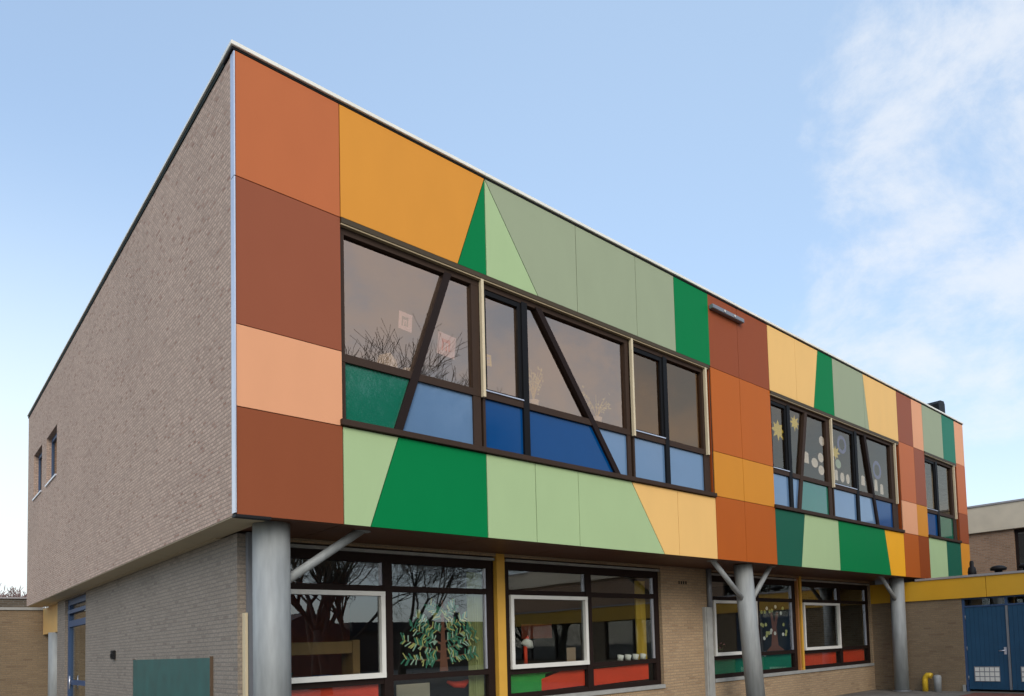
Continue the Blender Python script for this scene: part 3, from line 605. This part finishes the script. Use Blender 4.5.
bare_tree('bare_tree', (12.6, -12.5, 0), 10.6, 0.30, 'thick forked bare tree mirrored in the leftmost ground floor window', M['bark'], 3, 7, 1.0)
bare_tree('bare_tree', (14.3, -13.4, 0), 10.4, 0.17, 'slim bare tree mirrored beside the thick forked trunk in the window', M['bark'], 11, 7, 0.9)
bare_tree('bare_tree', (18.6, -16.5, 0), 10.5, 0.24, 'bare tree mirrored above the green paper tree in the window', M['bark'], 21, 7, 1.1)
bare_tree('bare_tree', (11.0, -7.6, 0), 10.9, 0.22, 'tall bare tree with fine twigs mirrored low in the upper left window', M['bark'], 33, 7, 1.0)
bare_tree('bare_tree', (7.0, 82.0, 0), 8.0, 0.16, 'leafless tree top showing over the annex roof at far left', M['bark_far'], 45, 6, 1.0, None, 0.26, 0.02)
# buildings across the yard (seen mirrored in the panes)
O = empty('yard_building', (30, -34, 0), 'long low dark building across the yard mirrored in the ground floor windows', 'building')
MB().box(-6, 34, 0, -9, 0, 3.0).build('wall', M['far_brick'], O); MB().box(-6.3, 34.3, 0.3, -9.3, 3.002, 3.7).build('roof', M['far_roof'], O); MB().tube([(4, -2, 3.7), (4, -2, 4.6)], .25).build('chimney', M['far_roof'], O)
O = empty('gabled_shed', (19.5, -31, 0), 'small dark gabled shed across the yard mirrored in the leftmost window', 'shed')
MB().box(-3.3, 3.3, -6, 0, 0, 2.6).build('wall', M['far_brick'], O)
MB().solid([(-3.6, .3, 2.605), (3.6, .3, 2.605), (0, .3, 4.3)], [(-3.6, -6.3, 2.605), (3.6, -6.3, 2.605), (0, -6.3, 4.3)]).build('roof', M['far_roof'], O)

# ------------------------------------------------------------------ small things outside
def thing_mesh(mb, name, mat, loc, label, cat, group=None, bevel=0.0):
    o = mb.build(name, mat, None, bevel); o.location = loc; return tag(o, label, cat, group)
bd = empty('chalkboard', W(0.345, 4.06, 0), 'dark green chalkboard with wooden edge mounted low on the brick side wall', 'board')
MB().box(-0.035, -0.012, -2.03, 2.06, 0.12, 1.57).build('board_face', M['board'], bd)
f = MB(); f.box(-0.036, -0.002, -2.05, -2.034, 0.10, 1.59).box(-0.036, -0.002, 2.064, 2.075, 0.10, 1.58).box(-0.0118, -0.0015, -2.03, 2.06, 0.12, 1.57); f.build('frame', M['wood'], bd)
bx = MB(); bx.box(-0.05, -0.002, -0.09, 0.09, -0.08, 0.08); bx.box(-0.065, -0.0505, -0.05, 0.05, -0.05, 0.02)
thing_mesh(bx, 'wall_box', M['black'], W(0.345, 7.72, 1.67), 'small dark electrical box on the brick side wall beyond the chalkboard', 'box', None, 0.006)
lf = empty('facade_lamp', W(8.58, 0, 7.80), 'long grey lamp bar fixed across the brown panels under the roof edge', 'lamp')
MB().box(-0.50, 0.50, -0.10, -0.005, -0.04, 0.04).build('housing', M['grey_metal'], lf, 0.008)
for x in (-0.14, 0.18): MB().tube([(x, -0.102, 0.0), (x, -0.112, 0.0)], 0.02, 12).build('lamp_head', M['white_frame'], lf)
yp = MB(); yp.tube([(0, 0, 0), (0, 0, .30), (0, -.02, .37), (0, -.07, .42), (0, -.14, .42), (0, -.18, .40)], 0.075, 20)
thing_mesh(yp, 'bent_pipe', M['yel'], W(16.45, -0.22, 0), 'short yellow pipe with bent over top standing before the brick wing', 'pipe')
gb = MB(); gb.tube([(0, 0, 0), (0, 0, .38), (0, 0, .42), (0, 0, .44)], [.09, .10, .085, .03], 24)
thing_mesh(gb, 'bollard', M['greyp'], W(16.42, -0.56, 0), 'short grey bollard beside the yellow bent pipe', 'bollard')

# ------------------------------------------------------------------ things behind the glass
def sheet(name, pts, d, mat, label, cat, group=None):
    cx = sum(p[0] for p in pts) / len(pts); cz = sum(p[1] for p in pts) / len(pts)
    q = MB(); q.prism([(p[0] - cx, p[1] - cz) for p in pts], 0.0, 0.0025)
    return thing_mesh(q, name, mat, W(cx, d, cz), label, cat, group)
D1 = 1.4275   # just inside the ground floor glass
sheet('paper_sheet', rect(0.85, 2.20, 0.84, 1.13), D1, M['pap_red'], 'plain red paper filling the low pane right of the first column', 'paper')
sheet('paper_sheet', [(4.36, .83), (5.1, .83), (5.1, 1.10), (5.4, 1.14), (4.36, 1.14)], D1 + .004, M['pap_green'], 'bright green paper in the low pane beside the yellow post', 'paper')
sheet('paper_sheet', [(5.02, .83), (5.97, .85), (5.97, 1.14), (5.45, 1.13), (5.02, 1.02)], D1, M['pap_red'], 'red paper overlapping the bright green paper', 'paper')
sheet('paper_sheet', [(6.11, .83), (6.9, .85), (7.60, .86), (7.60, 1.17), (6.7, 1.13), (6.11, 1.12)], D1, M['pap_red'], 'wrinkled red paper in the low pane next to the brick pier', 'paper')
sheet('paper_sheet', rect(9.55, 11.13, .82, 1.14), D1, M['pap_teal'], 'dark green paper in the low pane left of the leaning column', 'paper')
sheet('paper_sheet', rect(11.27, 12.62, .82, 1.17), D1, M['pap_teal'], 'dark green paper in the low pane right of the leaning column', 'paper')
sheet('paper_sheet', rect(13.23, 14.80, .83, 1.14), D1, M['pap_red'], 'red paper in the low pane right after the thin yellow post', 'paper')
sheet('paper_sheet', rect(15.05, 16.38, .83, 1.16), D1, M['pap_red'], 'red paper in the last low pane of the ground floor', 'paper')
# green paper tree
rnd = random.Random(5)
T = empty('paper_tree', W(3.22, 1.45, 1.25), 'green, mint and yellow paper tree stuck inside the ground floor window', 'paper tree')
tk = MB(); tk.prism([(-.06, 0), (.08, 0), (.035, .5), (.015, 1.05), (-.01, 1.05), (-.03, .5)], 0, .004)
brs = [((-.02, .28), (-.62, .47)), ((-.02, .16), (-.60, .20)), ((0, .55), (-.42, .80)), ((0, .30), (.56, .50)), ((0, .60), (.40, .80)), ((-.02, .40), (-.50, .66)), ((.01, .42), (.50, .66)), ((.03, .18), (.54, .26)), ((0, .75), (-.2, .98)), ((0, .78), (.2, .98))]
for (x0, z0), (x1, z1) in brs: tk.prism([(x0, z0 - .018), (x1, z1 - .006), (x1, z1 + .006), (x0, z0 + .018)], 0.0005, .0045)
tk.build('trunk', M['tb'], T)
lv = MB(); lv2 = MB(); lv3 = MB()
for (x0, z0), (x1, z1) in brs:
    for k in range(46):
        t = rnd.uniform(.12, 1.03); x = x0 + (x1 - x0) * t; z = z0 + (z1 - z0) * t; sg = rnd.choice((-1, 1)); an = math.atan2(z1 - z0, x1 - x0) + sg * rnd.uniform(.8, 1.5)
        ln = rnd.uniform(.05, .12); wd = .009; dx, dz = math.cos(an), math.sin(an); y = -.002 - rnd.uniform(0, .006)
        rnd.choice((lv, lv, lv, lv2, lv3)).prism([(x - dz * wd, z + dx * wd), (x + dz * wd, z - dx * wd), (x + dx * ln + dz * wd, z + dz * ln - dx * wd), (x + dx * ln - dz * wd, z + dz * ln + dx * wd)], y, y + .001)
lv.build('foliage', M['leaf1'], T); lv2.build('foliage', M['leaf2'], T); lv3.build('foliage', M['paper_mint'], T)
# brown paper tree with pale leaves
T = empty('paper_tree', W(11.98, 1.45, 1.25), 'brown paper tree with pale round leaves inside the window behind the leaning column', 'paper tree')
tk = MB(); tk.prism([(-.34, 0), (.42, 0), (.16, .12), (.10, .55), (.22, .92), (.12, .92), (.02, .66), (-.06, .95), (-.14, .95), (-.08, .5), (-.14, .12)], 0, .004)
tk.build('trunk', M['tb'], T)
for k in range(22):
    x, z = rnd.uniform(-.55, .55), rnd.uniform(.35, 1.08)
    if k < 4: x, z = -.42 + .1 * k, .3 + .06 * k
    q = MB(); q.prism([(x + .05 * math.cos(t * math.pi / 4), z + .045 * math.sin(t * math.pi / 4)) for t in range(8)], -.004, -.001); q.build('leaf', M['leaf2'] if k % 3 else M['paper'], T)
# curtains
def curtain(s, d, wd, z0, z1, mat, label):
    q = MB(); n = 26; a_ = [(s - wd / 2 + wd * i / n, d + .03 * math.sin(i * 1.5)) for i in range(n + 1)]
    for (x0, y0), (x1, y1) in zip(a_, a_[1:]): q.poly([(x0 - s, y0 - d, z0), (x1 - s, y1 - d, z0), (x1 - s, y1 - d, z1), (x0 - s, y0 - d, z1)])
    bmesh.ops.remove_doubles(q.bm, verts=q.bm.verts, dist=1e-5); bmesh.ops.solidify(q.bm, geom=q.bm.faces[:], thickness=.006)
    thing_mesh(q, 'curtain', mat, W(s, d, 0), label, 'curtain')
curtain(3.86, 1.56, .26, .75, 2.75, M['curtain_g'], 'pale green curtain hanging beside the green paper tree')
curtain(7.58, 1.56, .24, .9, 2.75, M['curtain'], 'yellow curtain hanging in the window next to the brick pier')
curtain(13.9, 2.2, .5, .9, 2.75, M['leafy'], 'dark green curtain hanging behind the white sash of the last window')
# chair with something red on it
CH = empty('chair', W(3.05, 1.95, 0), 'pale wooden chair back standing low behind the green paper tree', 'chair')
MB().box(-.32, .22, -.02, .01, .62, 1.07).build('backrest', M['pot'], CH, .01); MB().box(-.30, .20, 0.012, .40, .42, .45).build('seat', M['pot'], CH, .008)
for x in (-.28, .18):
    for y in (.015, .38): MB().box(x - .015, x + .015, y - .003, y + .03, 0.06, .419).build('leg', M['grey_metal'], CH)
q = MB(); q.tube([(-.2, 0, 0), (-.08, -.02, -.05), (.06, -.02, -.06), (.18, 0, 0)], [.02, .05, .06, .02], 12); thing_mesh(q, 'cap', M['pap_red'], W(3.58, 1.62, 1.08), 'bright red cap lying low in the window by the pale green curtain', 'cap')
# window sill things, ground floor
for k in range(4):
    q = MB(); q.tube([(0, 0, 0), (.02, 0, .10)], [.055, .065], 14); thing_mesh(q, 'cup', M['paper'], W(6.92 + .2 * k, 1.50, 1.24), 'white cup in the row of four on the window ledge by the yellow curtain', 'cup', 'white cups on the ledge')
BR = empty('bird_figure', W(4.98, 1.75, 1.24), 'white bird figure on a red stick in the white framed window beside the yellow post', 'figurine')
q = MB(); q.tube([(-.10, 0, .38), (-.03, 0, .40), (.05, 0, .36), (.12, 0, .30)], [.02, .07, .08, .02], 14); q.build('body', M['paper'], BR)
MB().tube([(-.01, 0, .42), (.03, 0, .50)], [.05, .02], 10).build('crest', M['pap_red'], BR); MB().tube([(-.03, 0, 0), (-.03, 0, .33)], [.035, .03], 10).build('stick', M['pap_red'], BR)
q = MB(); q.prism(rect(-.10, .10, 0, .24), 0, .012); thing_mesh(q, 'picture_card', M['room'], W(5.76, 1.52, 1.28), 'small framed card leaning at the right corner of the white framed window', 'card')
sheet('picture_sheet', rect(6.55, 7.35, 1.72, 2.02), 4.0, M['paper_pink'], 'row of pinkish sheets hanging deep in the room beside the yellow curtain', 'picture')
FL = empty('flower_pot', W(9.95, 1.56, 1.24), 'potted pink flowers on the ledge left of the leaning column', 'plant')
MB().tube([(0, 0, 0), (0, 0, .10)], [.08, .10], 14).build('pot', M['black'], FL)
lf_ = MB(); pt = MB()
for k in range(60):
    a_, rr, z = rnd.uniform(0, 6.28), rnd.uniform(0, .28), rnd.uniform(.05, .24); c_ = Vector((rr * math.cos(a_), rr * math.sin(a_) * .3, z)); u = Vector((rnd.gauss(0, 1), rnd.gauss(0, 1), rnd.gauss(0, 1))).normalized() * .03; v_ = u.orthogonal().normalized() * .02
    (pt if k % 3 == 0 else lf_).poly([c_ - u, c_ + v_, c_ + u, c_ - v_])
lf_.build('foliage', M['leafy'], FL); pt.build('petals', M['petal'], FL)
# upper windows: drawings, crafts, plants
D2 = 0.119
def drawing(s0, s1, z0, z1, tilt, mat, mat2, label):
    cx, cz = (s0 + s1) / 2, (z0 + z1) / 2; o = empty('drawing', W(cx, D2, cz), label, 'drawing'); o.rotation_euler = (0, tilt, 0); hw, hh = (s1 - s0) / 2, (z1 - z0) / 2
    MB().prism(rect(-hw, hw, -hh, hh), 0, .002).build('sheet', mat, o)
    q = MB(); q.prism(rect(-hw * .55, -hw * .35, -hh * .6, hh * .5), -.0015, -.0002); q.prism(rect(hw * .2, hw * .4, -hh * .5, hh * .55), -.0015, -.0002); q.prism(rect(-hw * .34, hw * .19, hh * .2, hh * .5), -.0015, -.0002)
    q.prism([(-hw * .2, -hh * .55), (hw * .1, -hh * .5), (0, hh * .1)], -.0015, -.0002); q.build('motif', mat2, o); return o
drawing(1.90, 2.08, 5.60, 5.83, 0.08, M['paper_lilac'], M['grey_metal'], 'small lilac drawing taped inside the large left upper pane')
drawing(2.44, 2.70, 5.42, 5.72, 0.10, M['paper_lilac'], M['paper_pink'], 'larger lilac drawing with red figure in the narrow pane past the slanting mullion')
drawing(3.17, 3.27, 5.46, 5.62, -0.05, M['paper_yellow'], M['pot'], 'small yellowish note in the pane right of the first cream rail')
def fold(name, s, d, pts, mat, label):
    q = MB(); q.solid([(a_, 0, b_) for a_, b_ in pts], [(a_ * .8, .12, b_ * .9) for a_, b_ in pts]); return thing_mesh(q, name, mat, W(s, d, 5.06), label, 'paper craft')
fold('paper_craft', 1.78, 0.16, [(-.17, 0), (.13, 0), (.10, .13), (.02, .22), (-.12, .15)], M['paper'], 'tall folded white paper house on the upper left window ledge')
fold('paper_craft', 2.0, 0.16, [(-.09, 0), (.11, 0), (.08, .10), (-.02, .07)], M['paper'], 'low crumpled white paper beside the folded paper house')
def potplant(s, seed, label, hgt, spread):
    rn = random.Random(seed); o = empty('pot_plant', W(s, 0.24, 5.06), label, 'plant'); MB().tube([(0, 0, 0), (0, 0, .13)], [.06, .085], 18).build('pot', M['pot'], o); q = MB(); lfm = MB()
    for k in range(9):
        a_ = rn.uniform(0, 6.28); x, y = math.cos(a_) * spread, math.sin(a_) * .06; hh = hgt * rn.uniform(.6, 1); q.tube([(0, 0, .12), (x * .3, y * .4, .12 + hh * .5), (x, y, .12 + hh)], [.006, .005, .003], 5)
        for j in range(7):
            t = rn.uniform(.4, 1.05); c_ = Vector((x * t + rn.gauss(0, .03), y * t, .12 + hh * t + rn.gauss(0, .03))); u = Vector((rn.gauss(0, 1), rn.gauss(0, .4), rn.gauss(0, 1))).normalized() * .03; v_ = Vector((-u.z, 0.01, u.x)) * .5
            lfm.poly([c_ - u, c_ + v_, c_ + u, c_ - v_])
    q.build('stem', M['paper_yellow'], o); lfm.build('foliage', M['leaf2'], o); return o
potplant(4.08, 3, 'pot plant with thin pale stems in the triangular upper pane', .62, .20)
potplant(5.35, 8, 'spreading leafy plant low in the large right of centre upper pane', .42, .32)
def star(s, z, r, mat, label, d=D2):
    q = MB(); pts = []
    for k in range(16): rr = r * (1 if k % 2 == 0 else .55) * random.uniform(.75, 1.05); pts.append((rr * math.cos(k * math.pi / 8), rr * math.sin(k * math.pi / 8) * .9))
    q.prism(pts, 0, .002); thing_mesh(q, 'paper_sun', mat, W(s, d, z), label, 'decoration')
star(10.45, 5.93, .27, M['paper_yellow'], 'yellow paper sun in the leftmost pane of the second window band')
star(11.12, 6.22, .22, M['paper_yellow'], 'yellow paper sun beside the slanting mullion of the second window band')
star(12.87, 5.85, .22, M['paper_yellow'], 'yellow paper sun half behind the cream rail of the second window band')
def disc(s, z, rx, rz, mat, label, d=D2):
    q = MB(); q.prism([(rx * math.cos(k * math.pi / 8), rz * math.sin(k * math.pi / 8)) for k in range(16)], 0, .002); thing_mesh(q, 'paper_disc', mat, W(s, d, z), label, 'decoration')
disc(12.26, 6.02, .12, .11, M['paper'], 'topmost white paper disc in the pane right of the slanting mullion')
disc(12.18, 5.62, .12, .11, M['paper'], 'middle white paper disc under the topmost one')
disc(11.90, 5.46, .14, .11, M['paper'], 'left white paper disc beside the upright white paper scrap')
disc(12.18, 5.33, .13, .11, M['paper'], 'lowest white paper disc above the green spandrel')
disc(12.98, 5.60, .13, .11, M['paper_mint'], 'mint paper disc below the half hidden yellow sun')
disc(13.15, 5.30, .10, .12, M['paper'], 'small oval white paper disc low right of the second cream rail')
disc(13.42, 5.30, .09, .12, M['paper'], 'oval white paper disc next to the black mullion')
def ring(s, z, r, label, d=D2):
    q = MB(); n = 20
    for k in range(n):
        a0, a1 = k * 2 * math.pi / n, (k + 1) * 2 * math.pi / n
        q.prism([(r * math.cos(a0), r * math.sin(a0)), (r * math.cos(a1), r * math.sin(a1)), (r * .62 * math.cos(a1), r * .62 * math.sin(a1)), (r * .62 * math.cos(a0), r * .62 * math.sin(a0))], 0, .002)
    thing_mesh(q, 'paper_wreath', M['paper_blue'], W(s, d, z), label, 'decoration')
ring(13.2, 6.1, .22, 'blue paper wreath high in the pane right of the second cream rail')
ring(15.0, 5.75, .24, 'blue paper wreath in the last pane of the second window band')
for s, z0, z1, hw, lb in ((11.55, 5.40, 5.66, .10, 'upright white paper scrap by the slanting mullion'), (12.87, 5.2, 5.45, .07, 'white paper strip just past the second cream rail'), (14.2, 5.25, 5.5, .10, 'white paper card between black mullion and second slanting mullion'),
                          (14.9, 5.2, 5.5, .09, 'white paper card under the last blue wreath'), (15.22, 5.15, 5.42, .09, 'white paper card nearest the right frame of the band')):
    sheet('paper_card', [(s - hw, z0), (s + hw, z0), (s + hw * .9, z1 - .03), (s, z1), (s - hw * .8, z1 - .02)], D2, M['paper'], lb, 'decoration')
curtain(18.35, 0.35, .55, 4.4, 6.5, M['pot'], 'pale curtain in the left pane of the far right upper window')
curtain(19.35, 0.35, .40, 4.4, 6.5, M['pot'], 'pale curtain in the right pane of the far right upper window')

CB = empty('wooden_cabinet', W(1.75, 2.6, 0.06), 'light brown wooden cabinet standing inside the leftmost white framed window', 'cabinet')
MB().box(-.75, .62, 0, .40, 1.50, 1.68).build('top', M['wood_light'], CB, .006); MB().box(.63, .74, 0, .40, 0, 1.70).build('side_panel', M['wood_light'], CB, .006); MB().box(-.84, -.751, 0, .40, 0, 1.70).build('side_panel', M['wood_light'], CB, .006)
MB().box(-.75, .62, 0.01, .39, .75, .80).build('shelf', M['wood_light'], CB, .004)
for k, (x, wd, h, mk) in enumerate(((-.6, .22, .30, 'paper'), (-.3, .16, .42, 'board'), (-.05, .20, .26, 'curtain_g'), (.25, .18, .36, 'paper_blue'))):
    q = MB(); q.box(-wd / 2, wd / 2, 0, .25, 0, h); q.box(-wd / 2 - .008, wd / 2 + .008, -.008, .258, h + .001, h + .03)
    thing_mesh(q, 'storage_box', M[mk], W(1.75 + x, 2.68, .862), ['white', 'dark green', 'pale green', 'blue'][k] + ' storage box on the shelf of the wooden cabinet', 'box', None, .004)
TB = empty('classroom_table', W(5.6, 3.2, 0.06), 'classroom table standing inside the second ground floor window', 'table')
MB().box(-1.1, 1.1, -.4, .4, 1.02, 1.06).build('tabletop', M['wood_light'], TB, .006)
for x in (-1.02, 1.02):
    for y in (-.34, .34): MB().box(x - .02, x + .02, y - .02, y + .02, 0, 1.019).build('leg', M['grey_metal'], TB)
